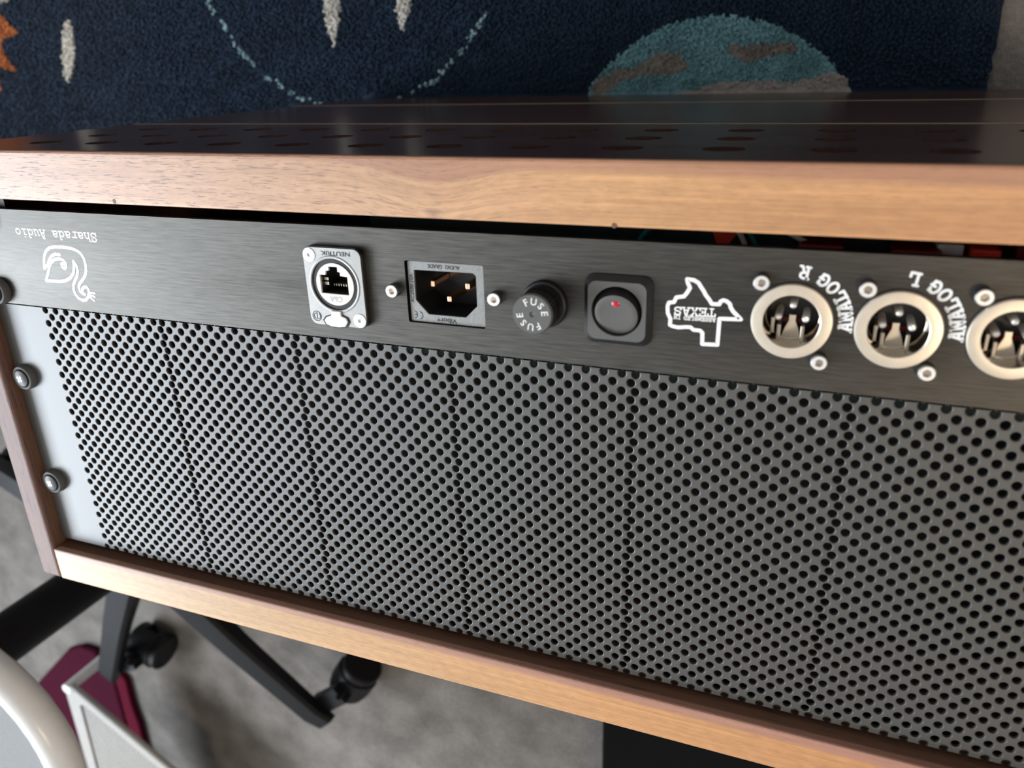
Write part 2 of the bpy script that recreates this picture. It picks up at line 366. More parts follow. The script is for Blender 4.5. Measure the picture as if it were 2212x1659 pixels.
# slab-serif stroke letters
def arcp(cx, cy, rx, ry, a0, a1, n=10): return [(cx + rx * cos(radians(a0 + (a1 - a0) * k / n)), cy + ry * sin(radians(a0 + (a1 - a0) * k / n))) for k in range(n + 1)]
SL = {
 'A': [[(.14, 0), (.44, 1), (.56, 1), (.86, 0)], [(.26, .33), (.74, .33)], [(0, 0), (.3, 0)], [(.7, 0), (1, 0)], [(.28, 1), (.56, 1)]],
 'N': [[(.16, 0), (.16, 1), (.84, 0), (.84, 1)], [(0, 0), (.34, 0)], [(0, 1), (.2, 1)], [(.66, 1), (1, 1)]],
 'L': [[(.25, 1), (.25, 0)], [(.05, 1), (.48, 1)], [(.05, 0), (.92, 0), (.92, .34)]],
 'O': [arcp(.5, .5, .42, .5, 0, 360, 18)],
 'G': [arcp(.5, .5, .42, .5, 40, 330, 14), [(.55, .45), (.98, .45)], [(.86, .45), (.86, .05)], [(.86, .95), (.86, .72)]],
 'R': [[(.2, 0), (.2, 1), (.58, 1), (.8, .9), (.84, .75), (.8, .6), (.58, .5), (.2, .5)], [(.52, .5), (.8, 0), (1, 0)], [(.02, 0), (.4, 0)], [(.02, 1), (.2, 1)]],
 'T': [[(.05, .7), (.05, 1), (.95, 1), (.95, .7)], [(.5, 1), (.5, 0)], [(.28, 0), (.72, 0)]],
 'E': [[(.22, 0), (.22, 1)], [(.04, 1), (.9, 1), (.9, .74)], [(.04, 0), (.9, 0), (.9, .28)], [(.22, .5), (.6, .5)], [(.6, .64), (.6, .36)]],
 'X': [[(.15, 0), (.85, 1)], [(.15, 1), (.85, 0)], [(0, 0), (.32, 0)], [(.68, 0), (1, 0)], [(0, 1), (.32, 1)], [(.68, 1), (1, 1)]],
 'S': [arcp(.5, .75, .36, .25, 20, 270, 9) + arcp(.5, .25, .38, .25, 90, -160, 9), [(.86, 1), (.86, .7)], [(.1, 0), (.1, .3)]],
 'M': [[(.14, 0), (.14, 1), (.5, .35), (.86, 1), (.86, 0)], [(0, 0), (.3, 0)], [(.7, 0), (1, 0)]],
 'B': [[(.2, 0), (.2, 1), (.6, 1), (.82, .78), (.6, .53), (.2, .53)], [(.6, .53), (.88, .28), (.6, 0), (.2, 0)]],
 'D': [[(.2, 0), (.2, 1), (.55, 1), (.86, .7), (.86, .3), (.55, 0), (.2, 0)]],
 'I': [[(.5, 0), (.5, 1)], [(.2, 0), (.8, 0)], [(.2, 1), (.8, 1)]],
 'a': [arcp(.45, .46, .32, .22, 150, 0, 6) + [(.77, .05), (.95, 0)], arcp(.42, .2, .34, .2, 0, 360, 10)],
 'h': [[(.2, 0), (.2, 1), (.05, 1)], arcp(.5, .42, .3, .24, 180, 0, 6) + [(.8, 0)], [(.05, 0), (.35, 0)], [(.65, 0), (.95, 0)]],
 'r': [[(.3, 0), (.3, .66), (.1, .66)], arcp(.62, .42, .32, .24, 180, 50, 6), [(.08, 0), (.56, 0)]],
 'd': [arcp(.42, .32, .34, .32, 0, 360, 12), [(.55, 1), (.78, 1), (.78, 0), (.95, 0)]],
 'u': [[(.05, .66), (.2, .66), (.2, .25)] + arcp(.48, .22, .28, .22, 180, 360, 6), [(.6, .66), (.76, .66), (.76, 0), (.95, 0)]],
 'i': [[(.2, .66), (.5, .66), (.5, 0)], [(.15, 0), (.85, 0)], [(.45, .95), (.55, .95)]],
 'o': [arcp(.5, .33, .38, .33, 0, 360, 14)],
}
def slab(mb, txt, origin, right, up, cw, ch, pitch, w, h):
    x = 0.0
    for chh in txt:
        for pl in SL.get(chh, []):
            mb.stroke([(origin[0] + right[0] * (x + px * cw) + up[0] * py * ch, origin[1] + right[1] * (x + px * cw) + up[1] * py * ch) for px, py in pl], w, h)
        x += pitch
    return mb

# ------------------------------------------------------------------ the room
def quad(name, pts, mat, label=None):
    me = bpy.data.meshes.new(name); me.from_pydata(pts, [], [tuple(range(len(pts)))]); me.materials.append(M[mat])
    o = bpy.data.objects.new(name, me); COL.objects.link(o); o['kind'] = 'structure'; return o
def wbox(name, lo, hi, mat, kind='structure', parent=None):
    b = MB(); b.box(lo[0] * 1000, hi[0] * 1000, -hi[1] * 1000, -lo[1] * 1000, lo[2] * 1000, hi[2] * 1000)
    o = bpy.data.objects.new(name, b.mesh(name, mat)); COL.objects.link(o)
    if parent: o.parent = parent
    elif kind: o['kind'] = kind
    return o
X0, X1, Y0, Y1, H = -2.1, 2.0, -2.3, 1.7, 2.45
fl = wbox('floor', (X0, Y0, -0.05), (X1, Y1, 0.0), 'carpet'); fl['label'] = 'light grey cut pile carpet covering the room floor'
wbox('ceiling', (X0, Y0, H), (X1, Y1, H + 0.05), 'ceiling')
wbox('wall_right', (X1, Y0, 0), (X1 + 0.08, Y1, H), 'wall')
wbox('wall_back', (X0, Y1, 0), (X1, Y1 + 0.08, H), 'wall')
wbox('wall_front', (X0, Y0 - 0.08, 0), (X1, Y0, H), 'wall')
b = MB()
yA, yB, zA, zB = -2.05, 0.05, 1.15, 2.35
for (y0, y1, z0, z1) in ((Y0, yA, 0, H), (yB, Y1, 0, H), (yA, yB, 0, zA), (yA, yB, zB, H)):
    b.box((X0 - 0.08) * 1000, X0 * 1000, -y1 * 1000, -y0 * 1000, z0 * 1000, z1 * 1000)
wl = bpy.data.objects.new('wall_left', b.mesh('wall_left', 'wall')); COL.objects.link(wl); wl['kind'] = 'structure'
b = MB()
for (y0, y1, z0, z1) in ((yA, yA + .05, zA, zB), (yB - .05, yB, zA, zB), (yA, yB, zA, zA + .05), (yA, yB, zB - .05, zB), (-1.03, -0.97, zA, zB)):
    b.box((X0 - 0.07) * 1000, (X0 - 0.045) * 1000, -y1 * 1000, -y0 * 1000, z0 * 1000, z1 * 1000)
wn = bpy.data.objects.new('window_1', b.mesh('window_1', 'white_paint')); COL.objects.link(wn); wn['kind'] = 'structure'

# ceiling lamp (a warm bowl above and behind the photographer)
lx, ly = 1.3, -0.55
lamp = bpy.data.objects.new('ceiling_lamp', None); COL.objects.link(lamp); lamp.location = (lx, ly, H)
ORG[lamp] = Vector((lx, ly, H)); tag(lamp, 'round warm white ceiling lamp fixed to the ceiling', 'lamp')
mm, tt, NN, LL, bb = nt('lamp_glass'); bb.inputs['Emission Color'].default_value = (1.0, 0.77, 0.54, 1); bb.inputs['Emission Strength'].default_value = 35.0
M['lamp_glass'] = mm
MB().lathe([(0.1, -110), (90, -100), (150, -70), (170, -30)], n=32).build('lamp_shade', 'lamp_glass', lamp, (lx * 1000, -ly * 1000, (H - Z0) * 1000))
MB().lathe([(175, -32), (180, -20), (180, 0)], n=32).build('lamp_ring', 'white_paint', lamp, (lx * 1000, -ly * 1000, (H - Z0) * 1000))

# ------------------------------------------------------------------ rug
rnd = random.Random(4)
RT = -373.7   # rug top, h
rug = thing('rug', (-50, -300, RT - 4), 'navy space-pattern rug under the walnut rack case, on grey carpet', 'rug')
def ragged(poly, amp, step, seed=0):
    r = random.Random(seed); out = []
    for (x0, y0), (x1, y1) in zip(poly, poly[1:] + poly[:1]):
        L = hypot(x1 - x0, y1 - y0); n = max(1, int(L / step))
        for k in range(n): out.append((x0 + (x1 - x0) * k / n + r.uniform(-amp, amp), y0 + (y1 - y0) * k / n + r.uniform(-amp, amp)))
    return out
MB().prism(ragged([(-1500, -900), (446, -900), (447, 70), (-1500, 70)], 0.9, 6, 1), RT - 4, RT).build('pile', 'navy', rug)
MOT = []
def motif(name, poly, mat, lift, amp=1.0, step=2.0, seed=0):
    MOT.append((poly, mat, min(p[0] for p in poly), max(p[0] for p in poly), min(p[1] for p in poly), max(p[1] for p in poly)))
    return MB().prism(ragged(poly, amp, step, seed), RT - 0.5, RT + lift).build(name, mat, rug)
def lens(a, b, w, n=9):
    dx, dy = b[0] - a[0], b[1] - a[1]; L = hypot(dx, dy); nx, ny = -dy / L, dx / L; o = []
    for s_ in (1, -1):
        for k in range(n + 1):
            t = k / n if s_ == 1 else 1 - k / n
            wd = w / 2 * (sin(pi * min(1, max(0, t))) ** 0.6) * s_
            o.append((a[0] + dx * t + nx * wd, a[1] + dy * t + ny * wd))
    return o
motif('star_streak', lens((-327, -101), (-346, -44), 15.5), 'rug_white', .8, 1.1, 1.6, 1)
motif('star_streak', lens((-33, -140), (-39, -66), 15), 'rug_white', .8, 1.6, 1.6, 2)
motif('star_streak', lens((37, -140), (26, -76), 15), 'rug_white', .8, 1.6, 1.6, 3)
motif('planet', circ((272, 34), 110.5, 90), 'rug_teal', .9, 2.0, 1.9, 4)
motif('planet_band', [(183, -25.9), (186.5, -35.7), (198.8, -41.9), (216.2, -44.7), (232.9, -52.7), (249.5, -54), (253, -48.4), (256.6, -43.7), (240.2, -37.9), (226.6, -39.7), (206, -35.3), (195.5, -27.4)], 'rug_taupe', 1.3, .8, 2, 5)
motif('planet_band', [(283, -58.1), (290.9, -57), (306.3, -57.4), (328.9, -57.5), (328.5, -52.3), (316.1, -49.7), (304.1, -47.7), (293.3, -46.5), (283.4, -52.1)], 'rug_taupe', 1.3, .8, 2, 6)
motif('planet_band', [(235, -18), (245.8, -25.8), (260.7, -28.1), (279.9, -34), (292.7, -32.9), (311.4, -34.4), (329.9, -32.2), (341.5, -35.9), (353, -38.6), (360.6, -35.5), (366.5, -26.6), (371, -15)], 'rug_grey', 1.5, .9, 2, 7)
sun = [(-620, -115), (-420, -112), (-413.9, -108.6), (-405.5, -97.1), (-396.3, -89.7), (-409, -87.7), (-420, -85.6), (-425, -79), (-421.8, -71.2), (-417.3, -62.5), (-411.2, -54.6), (-420.5, -57.4), (-434, -60.5), (-440, -50), (-439, -40), (-452, -30), (-470, -30), (-620, -40)]
motif('sun', sun, 'rug_orange', 1.0, 1.4, 1.8, 8)
motif('sun_cloud', [(-430, -140), (-402, -140), (-398, -118), (-420, -117)], 'rug_grey', 1.2, .8, 2, 9)
dc = (-25, -162)
for k in range(62):
    a0 = 20 + k * 2.3
    if rnd.random() < .22: continue
    r0 = 145 + rnd.uniform(-1.6, 1.6); t0 = radians(a0 + rnd.uniform(-.7, .7)); da = radians(rnd.uniform(.45, 1.5)); tw = rnd.uniform(-1.4, 1.4)
    p0 = (dc[0] + (r0 + tw) * cos(t0 - da), dc[1] + (r0 + tw) * sin(t0 - da)); p1 = (dc[0] + (r0 - tw) * cos(t0 + da), dc[1] + (r0 - tw) * sin(t0 + da))
    motif('orbit_dash', lens(p0, p1, rnd.uniform(2.0, 4.4), 4), 'rug_dash', .6, .55, 1.2, 20 + k)

# cut pile: small leaning tufts over the part of the rug in view, one mesh for each yarn colour
def inside(x, y, poly):
    r = False
    for (x0, y0), (x1, y1) in zip(poly, poly[1:] + poly[:1]):
        if (y0 > y) != (y1 > y) and x < (x1 - x0) * (y - y0) / (y1 - y0) + x0: r = not r
    return r
tuft = {}
yy = -250.0
while yy < 68:
    xx = -720.0
    while xx < 446:
        px_, py_ = xx + rnd.uniform(-1.1, 1.1), yy + rnd.uniform(-1.1, 1.1); xx += 2.5
        if py_ > -29 and px_ > -18: continue
        jx, jy = px_ + rnd.uniform(-1, 1), py_ + rnd.uniform(-1, 1)
        mat = 'navy'
        for (poly, mt, a0, a1, b0, b1) in MOT:
            if a0 <= jx <= a1 and b0 <= jy <= b1 and inside(jx, jy, poly): mat = mt
        b = tuft.setdefault(mat, MB()); w_ = rnd.uniform(.9, 1.5); ht = rnd.uniform(1.3, 2.6) + (.8 if mat != 'navy' else 0); a_ = rnd.uniform(0, 1.5)
        q = [b.pt(px_ + w_ * cos(a_ + k * pi / 2), py_ + w_ * sin(a_ + k * pi / 2), RT) for k in range(4)]
        q2 = [b.pt(px_ + .75 * w_ * cos(a_ + k * pi / 2) + rnd.uniform(-.8, .8), py_ + .75 * w_ * sin(a_ + k * pi / 2) + rnd.uniform(-.8, .8), RT + ht) for k in range(4)]
        for k in range(4): b.face(q[k], q[(k + 1) % 4], q2[(k + 1) % 4], q2[k])
        b.face(*q2)
    yy += 2.5
for mat, b in tuft.items():
    o = b.build('pile_tufts', mat, rug, normals=False); o['kind'] = 'stuff'

# ------------------------------------------------------------------ walnut rack case
case = thing('rack_case', (240, 85, -372), 'walnut rack case standing on its front with the open back facing up', 'case')
UL, UR = -12.4, 497.0       # outer sides
IL, IR = 0.9, 483.6         # inner sides
VT, VTi, VBi, VB = -25.7, -5.3, 177.5, 195.9
HF, HB = 5.7, -372.0
# perforated top board: front plank with three rows of vent holes
b = MB()
hu = [29.9 + 33.1 * k for k in range(14)]; hh = [-25.0, -57.0, -89.0]; RH = 6.9
e0, e1 = hu[0] - 16.55, hu[-1] + 16.55
for face_v, dep in ((VT, 1), (VTi, 0)):
    def mp(x, y, d, fv=face_v): return (x, fv + d, y)
    for u in hu:
        for hc in hh:
            cell = [(u - 16.55, hc - 16), (u + 16.55, hc - 16), (u + 16.55, hc + 16), (u - 16.55, hc + 16)]
            b.ring(cell, circ((u, hc), RH, 28), (u, hc), mp, 0.0, (VTi - VT) if dep else None)
    for (a0, a1, h0, h1) in ((UL, e0, -118, 3.0), (e1, UR, -118, 3.0), (e0, e1, -9, 3.0), (e0, e1, -118, -105)):
        b.face(*[b.pt(x, face_v, y) for x, y in ((a0, h0), (a1, h0), (a1, h1), (a0, h1))])
for (p, q) in (((UL, 3.0), (UR, 3.0)), ((UR, 3.0), (UR, -118)), ((UR, -118), (UL, -118)), ((UL, -118), (UL, 3.0))):
    b.face(b.pt(p[0], VT, p[1]), b.pt(q[0], VT, q[1]), b.pt(q[0], VTi, q[1]), b.pt(p[0], VTi, p[1]))
b.build('vented_board', 'wood_shaded', case, normals=False)
MB().box(UL, UR, VT, VTi, 3.0, HF).build('lit_front_strip', 'wood_lit', case, bevel=1.0)  # added strip on a one-piece board, carries its lit front colour
MB().box(UL, UR, VT - .25, VTi, -122.2, -118).build('inlay_strip', 'inlay', case, bevel=.3)
MB().box(UL, UR, VT, VTi, -271, -122.2).build('top_board', 'wood_shaded', case, bevel=.6)
MB().box(UL, UR, VT - .25, VTi, -275.5, -271).build('inlay_strip', 'inlay', case, bevel=.3)
MB().box(UL, UR, VT, VTi, HB, -275.5).build('top_board', 'wood_shaded', case, bevel=1.2)
tag(MB().box(UL, IL, VTi, VB, HB, HF).build('side_board', 'wood_side', case, bevel=1.6, seg=3), 'pinkish brown walnut side board')
MB().box(IR, UR, VTi, VB, HB, HF).build('side_board', 'wood_side', case, bevel=1.6, seg=3)
tag(MB().box(IL, IR, VBi, VB, HB, HF - 0.05).build('bottom_board', 'wood_pale', case, bevel=.8), 'pale sapwood lower board')
# thin walnut liners inside the recess, behind a lighter chamfered lip
MB().box(IL, IL + .35, VTi, VBi - .2, -120, 1.8).build('liner', 'wood_inner_v', case)
MB().box(IL, IR, VBi - .35, VBi, -120, 2.6).build('liner', 'wood_inner', case)
MB().box(IL, IR, VTi, VTi + .3, -120, 3.0).build('liner', 'wood_inner', case)
# a few dark specks of knots in the front strip
for (ku, kv, kr) in ((96.6, -6.6, 1.0), (300.2, -5.9, .9)):
    MB().lathe([(0.01, HF + .06), (kr * .7, HF + .06), (kr, HF + .02)], (ku, kv), 10).build('knot', 'wood_inner', case)
# steel rack rails behind the panel ends
for ru in (2.0, 462.0):
    b = MB(); b.box(ru, ru + 18, -4.5, 177, -6.5, -4.6); b.build('rack_rail', 'black', case)

# ------------------------------------------------------------------ perforated vent panel
vent = thing('vent_panel', (241, 110, -1.5), 'black perforated steel rack panel set below the brushed faceplate', 'panel')
P = 6.379; U0 = 32.6; V0 = 45.742; ST = 10.746 * P
vT, vB, pL, pR = 44.75, 174.0, 1.6, 482.0
holes = []
for s_ in range(6):
    for row in range(41):
        for i in range(11):
            holes.append((U0 + s_ * ST + (i + (.5 if row % 2 else 0)) * P, V0 + row * P / 2))
grid = {}
for i, (x, y) in enumerate(holes): grid.setdefault((int(x // 10), int(y // 10)), []).append(i)
def clip(poly, px, py, nx, ny):
    out = []
    for (x0, y0), (x1, y1) in zip(poly, poly[1:] + poly[:1]):
        d0 = (x0 - px) * nx + (y0 - py) * ny; d1 = (x1 - px) * nx + (y1 - py) * ny
        if d0 <= 0: out.append((x0, y0))
        if (d0 < 0 < d1) or (d1 < 0 < d0):
            t = d0 / (d0 - d1); out.append((x0 + (x1 - x0) * t, y0 + (y1 - y0) * t))
    return out
b = MB(); HP = -1.2; R1, R0, CH, TH = 1.82, 1.47, 0.32, 1.3
for i, (x, y) in enumerate(holes):
    left = i % 11 == 0 and i < 451; right = i >= 451 * 5 and i % 11 == 10
    poly = [(pL if left else x - 7, max(vT, y - 7)), (pR if right else x + 7, max(vT, y - 7)), (pR if right else x + 7, min(vB, y + 7)), (pL if left else x - 7, min(vB, y + 7))]
    gx, gy = int(x // 10), int(y // 10)
    for a in (gx - 1, gx, gx + 1):
        for c in (gy - 1, gy, gy + 1):
            for j in grid.get((a, c), ()):
                if j != i:
                    dx, dy = holes[j][0] - x, holes[j][1] - y
                    if dx * dx + dy * dy < 90: poly = clip(poly, x + dx / 2, y + dy / 2, dx, dy)
    angs = sorted([atan2(q[1] - y, q[0] - x) for q in poly] + [2 * pi * k / 18 - pi + .01 for k in range(18)])
    A = []
    for t in angs:
        if not A or t - A[-1] > 0.02: A.append(t)
    ring = []
    for t in A:
        dx, dy = cos(t), sin(t); best = 1e9
        for (x0, y0), (x1, y1) in zip(poly, poly[1:] + poly[:1]):
            ex, ey = x1 - x0, y1 - y0; den = dx * ey - dy * ex
            if abs(den) < 1e-12: continue
            aa = ((x0 - x) * ey - (y0 - y) * ex) / den
            bb_ = ((x0 - x) * dy - (y0 - y) * dx) / den
            if aa > 1e-9 and -1e-6 <= bb_ <= 1 + 1e-6: best = min(best, aa)
        r1 = min(R1, max(best, .02)); r0 = min(R0, max(best, .02))
        ring.append((b.pt(x + best * dx, y + best * dy, HP), b.pt(x + r1 * dx, y + r1 * dy, HP), b.pt(x + (r0 + (r1 - r0) * .3) * dx, y + (r0 + (r1 - r0) * .3) * dy, HP - CH * .35),
                     b.pt(x + r0 * dx, y + r0 * dy, HP - CH), b.pt(x + r0 * dx, y + r0 * dy, HP - TH), best))
    n = len(ring)
    for k in range(n):
        p, q = ring[k], ring[(k + 1) % n]
        if p[5] > R0 * 1.001 or q[5] > R0 * 1.001:
            b.face(p[0], q[0], q[1], p[1]); b.face(p[1], q[1], q[2], p[2]); b.face(p[2], q[2], q[3], p[3]); b.face(p[3], q[3], q[4], p[4])
ps = b.build('perforated_sheet', 'perf', vent, normals=False, smooth=22)
MB().box(pL, pR, vB - .9, vB - .3, -12, HP - 1.5).build('lower_flange', 'black', vent)
MB().box(pL, pR, vT + .1, vT + .6, -12, HP - 1.5).build('upper_flange', 'black', vent)
MB().box(20, 462, 46, 172, -60, -58).build('rear_baffle', 'perf_in', vent)

def rack_screw(parent, u, v, h0):
    w_ = put('cup_washer', ME['washer'], parent, (u, v, h0))
    hd = put('screw_head', ME['head'], w_, (u, v, h0))
    put('cross_recess', ME['cross'], hd, (u, v, h0))
ME = {}
ME['washer'] = MB().lathe([(6.3, 0), (6.3, .6), (6.1, 2.6), (5.7, 3.3), (5.1, 3.5), (4.6, 3.2), (4.5, 2.2)], n=36).mesh('cup_washer', 'grey_plastic', smooth=40)
ME['head'] = MB().lathe([(4.4, 2.0), (4.4, 3.2), (4.0, 3.9), (2.6, 4.35), (1.2, 4.5), (.01, 4.5)], n=32).mesh('screw_head', 'black', smooth=40)
b = MB()
for a in (0.6, 0.6 + pi / 2):
    q = [(-1.7, -.42), (1.7, -.42), (1.7, .42), (-1.7, .42)]
    b.prism([(x * cos(a) - y * sin(a), x * sin(a) + y * cos(a)) for x, y in q], 4.1, 4.56)
ME['cross'] = b.mesh('cross_recess', 'steel_side', normals=True)
for vv in (81.0, 138.1): rack_screw(vent, 8.9, vv, HP); rack_screw(vent, 473.8, vv, HP)

# ------------------------------------------------------------------ audio unit: brushed faceplate and its connectors
unit = thing('audio_unit', (241, 22, -3), 'black brushed aluminium rear panel with connectors, engraved logos and white lettering', 'audio unit')
fV0, fV1, fU0, fU1 = 0.0, 43.7, 1.6, 482.6
EC = (193.4, 22.5); IECC = (237.35, 22.6); FU = (275.2, 22.8); SW = (300.7, 22.8)
XL = [(354.65 + 29.55 * k, 21.9) for k in range(4)]
b = MB()
segs = [(EC, rrect(183.6, 203.2, 12, 33, 4), 178, 208), (IECC, rrect(222.0, 252.7, 11.0, 34.1, .8, 3), 218, 257)]
for k, c in enumerate(XL): segs.append((c, circ(c, 11.75, 40), c[0] - 14.5, c[0] + 14.5))
cur = fU0
for c, hp, a0, a1 in segs:
    if a0 > cur + .01: b.box(cur, a0, fV0, fV1, -3, 0)
    b.ring([(a0, fV0), (a1, fV0), (a1, fV1), (a0, fV1)], hp, c, flat, 0.0, -3.0)
    b.face(b.pt(a0, fV0, 0), b.pt(a1, fV0, 0), b.pt(a1, fV0, -3), b.pt(a0, fV0, -3))
    b.face(b.pt(a0, fV1, 0), b.pt(a1, fV1, 0), b.pt(a1, fV1, -3), b.pt(a0, fV1, -3))
    cur = a1
b.box(cur, fU1, fV0, fV1, -3, 0)
plate = b.build('faceplate', 'brushed', unit, normals=False)
for vv in (6.0, 37.7): rack_screw(unit, 8.75, vv, 0.0); rack_screw(unit, 474.6, vv, 0.0)

# engraved elephant head
b = MB()
EL = [[(40.61, 25.5), (41.53, 22.39), (42.64, 19.63), (44.43, 17.52), (46.73, 16.06), (49.96, 15.34), (55.05, 15.18), (60.2, 15.56), (63.14, 16.38), (64.81, 17.49), (65.88, 19.61), (66.07, 22.24), (65.52, 24.92), (64.44, 26.99), (62.3, 29.15), (59.99, 30.89), (58.87, 32.55), (58.89, 34.37), (60.0, 35.54), (61.4, 35.77)],
      [(40.61, 25.5), (43.19, 23.76), (45.1, 21.28), (47.02, 19.6), (49.47, 18.57), (52.13, 18.64)],
      [(39.72, 31.16), (42.19, 27.56), (44.0, 24.5), (45.71, 22.59), (48.01, 21.11), (51.22, 20.47), (53.42, 21.01), (54.48, 22.28), (54.26, 23.86), (53.05, 24.83), (51.76, 24.24), (51.75, 22.89), (52.89, 22.6), (53.27, 23.25)],
      [(39.72, 31.16), (43.76, 31.0), (48.34, 30.91), (52.19, 30.19), (55.35, 28.73), (57.68, 26.55), (58.94, 23.56), (59.44, 21.09)],
      [(59.44, 21.09), (60.5, 22.8), (60.61, 25.24), (59.58, 27.54), (57.71, 29.69), (55.9, 32.08), (55.3, 34.41), (55.85, 36.42), (57.16, 37.93), (59.31, 38.68), (61.51, 38.28), (63.16, 36.78), (64.19, 34.88), (64.24, 33.29), (63.39, 32.23), (61.82, 32.57), (60.55, 33.79), (60.49, 34.93)],
      [(64.64, 34.85), (67.56, 34.86)], [(64.58, 35.99), (67.06, 36.48)], [(64.29, 36.92), (66.2, 38.37)]]
for i, pl in enumerate(EL): b.stroke(pl, 1.45 if i < 5 else 1.0, .05 + i * .004)
tag(b.build('elephant_engraving', 'engrave', plate, normals=False), 'white engraved line drawing of an elephant head')
# engraved maker name, upside down as the panel is mounted
b = MB()
nm = 'Sharada Audio'; n0, n1 = 76.2, 28.9; pit = (n0 - n1) / 12.85
slab(b, nm, (n0, 8.3), (-1, 0.0), (0, 1), pit * .92, 3.6, pit, .62, .05)
tag(b.build('name_lettering', 'engrave_dull', plate, normals=False), 'engraved maker name in typewriter letters')
# engraved Texas outline
TX = [(322.54, 11.06), (324.61, 11.22), (326.12, 12.03), (326.93, 13.27), (327.89, 14.58), (328.54, 15.76), (329.65, 17.06), (330.62, 18.52), (332.94, 18.41), (333.18, 17.55), (334.01, 17.02), (335.03, 17.25), (336.1, 18.08), (336.39, 19.13), (337.28, 20.45), (338.52, 21.58), (339.76, 22.78), (333.26, 23.12), (333.17, 31.84), (328.41, 32.08), (328.26, 28.32), (327.47, 27.6), (325.37, 27.55), (324.42, 26.76), (322.91, 26.82), (320.5, 27.2), (318.81, 26.96), (317.8, 26.57), (317.86, 24.47), (316.94, 22.64), (316.76, 20.43), (317.16, 19.13), (318.74, 18.85), (319.42, 17.23), (321.79, 16.74), (322.63, 15.59), (323.57, 13.82), (322.75, 12.19)]
b = MB(); b.stroke(TX, 1.3, .05, True)
tag(b.build('state_outline', 'engrave', plate, normals=False), 'white engraved outline of a state map')
b = MB()
slab(b, 'TEXAS', (331.95, 20.1), (-1, .03), (0, 1), 2.45, 2.45, 2.66, .5, .05)
slab(b, 'ASSEMBLED', (332.1, 23.15), (-1, .01), (0, 1), 1.0, 1.15, 1.13, .27, .05)
slab(b, 'IN', (321.2, 23.2), (-1, .01), (0, 1), 1.05, 1.15, 1.2, .27, .05)
tag(b.build('state_lettering', 'engrave', plate, normals=False), 'engraved words inside the map outline')

# hex socket cap screw (steel), shared
def hexpoly(r, a=0.3): return [(r * cos(a + pi * k / 3), r * sin(a + pi * k / 3)) for k in range(6)]
def socket_meshes(key, R, Hh, rs):
    b = MB()
    b.lathe([(R, 0), (R, Hh - .35), (R - .12, Hh - .1), (R - .4, Hh)], n=30)
    ME[key + '_side'] = b.mesh('screw_side', 'steel_side', smooth=45)
    b = MB(); b.ring(circ((0, 0), R - .4, 30), hexpoly(rs), (0, 0), flat, Hh, Hh - 1.3)
    b.lathe([(R - .4, Hh), (R - .12, Hh - .1), (R, Hh - .4)], n=30)
    ME[key + '_top'] = b.mesh('screw_top', 'steel', normals=False)
    ME[key + '_sock'] = MB().prism(hexpoly(rs), Hh - 1.35, Hh - 1.3).mesh('socket_floor', 'nickel_in')
socket_meshes('cap', 2.55, 3.0, 1.35)
socket_meshes('flat', 2.75, .35, .85)
def cap_screw(parent, u, v, h0, key='cap', name='cap_screw'):
    o = put(name, ME[key + '_top'], parent, (u, v, h0))
    put('screw_side', ME[key + '_side'], o, (u, v, h0)) if key == 'cap' else None
    put('socket_floor', ME[key + '_sock'], o, (u, v, h0))
    return o

# ---- network socket
b = MB(); gk = rrect(EC[0] - 12.6, EC[0] + 12.6, EC[1] - 15.2, EC[1] + 15.2, 3.2)
b.ring(gk, circ((EC[0] + .1, EC[1] - 1.2), 9.8, 40), (EC[0] + .1, EC[1] - 1.2), flat, 2.3, 0); b.prism(gk, 0, 2.3, False, False)
eth = b.build('network_socket', 'black_gloss', unit, normals=False)
tag(eth, 'silver panel network socket with white insert')
b = MB(); ol = rrect(EC[0] - 12.3, EC[0] + 12.3, EC[1] - 14.9, EC[1] + 14.9, 3.0)
b.ring(ol, circ((EC[0] + .1, EC[1] - 1.2), 9.9, 40), (EC[0] + .1, EC[1] - 1.2), flat, 2.9, .3)
n_ = len(ol); a_ = [b.pt(x, y, 2.9) for x, y in ol]; c_ = [b.pt(x, y, 2.2) for x, y in ol]
for k in range(n_): b.face(a_[k], a_[(k + 1) % n_], c_[(k + 1) % n_], c_[k])
b.build('flange', 'die', eth, normals=False)
ec2 = (EC[0] + .1, EC[1] - 1.2)
MB().lathe([(9.9, 2.32), (7.9, 2.32)], ec2, 40).build('socket_ring', 'black_gloss', eth)
MB().lathe([(9.9, 2.93), (10.5, 3.15), (11.0, 2.93)], ec2, 48).build('ring_lip', 'die', eth, smooth=60)
# white insert with the stepped modular jack opening
du, dv = 1.75, -.55
RJ = [(189.65, 15.14), (193.49, 15.13), (193.51, 16.91), (194.51, 17.06), (194.46, 18.41), (197.48, 18.65), (197.49, 25.63), (185.47, 25.51), (185.5, 18.43), (188.04, 18.39), (188.3, 16.78), (189.6, 16.72)]
RJ = [(x + du, y + dv) for x, y in RJ]
wc = (ec2[0], ec2[1] + .0)
b = MB(); b.ring(circ(wc, 8.1, 36), RJ, (193.2, 21.6), flat, 2.75, -9); b.lathe([(8.1, 2.75), (8.1, 2.2)], wc, 36)
b.build('white_insert', 'white_plastic', eth, normals=False)
b = MB(); b.ring([(x * 1.0, y) for x, y in RJ], [(193.2 + (x - 193.2) * .985, 21.6 + (y - 21.6) * .985) for x, y in RJ], (193.2, 21.6), flat, 1.9, -8.6)
b.prism([(193.2 + (x - 193.2) * .99, 21.6 + (y - 21.6) * .99) for x, y in RJ], -8.8, -8.6)
b.build('jack_cavity', 'black', eth, normals=False)
for k in range(2): MB().box(187.6, 189.4, 19.4 + 1.75 * k, 20.5 + 1.75 * k, .2, .5).build('shield_contact', 'nickel', eth)
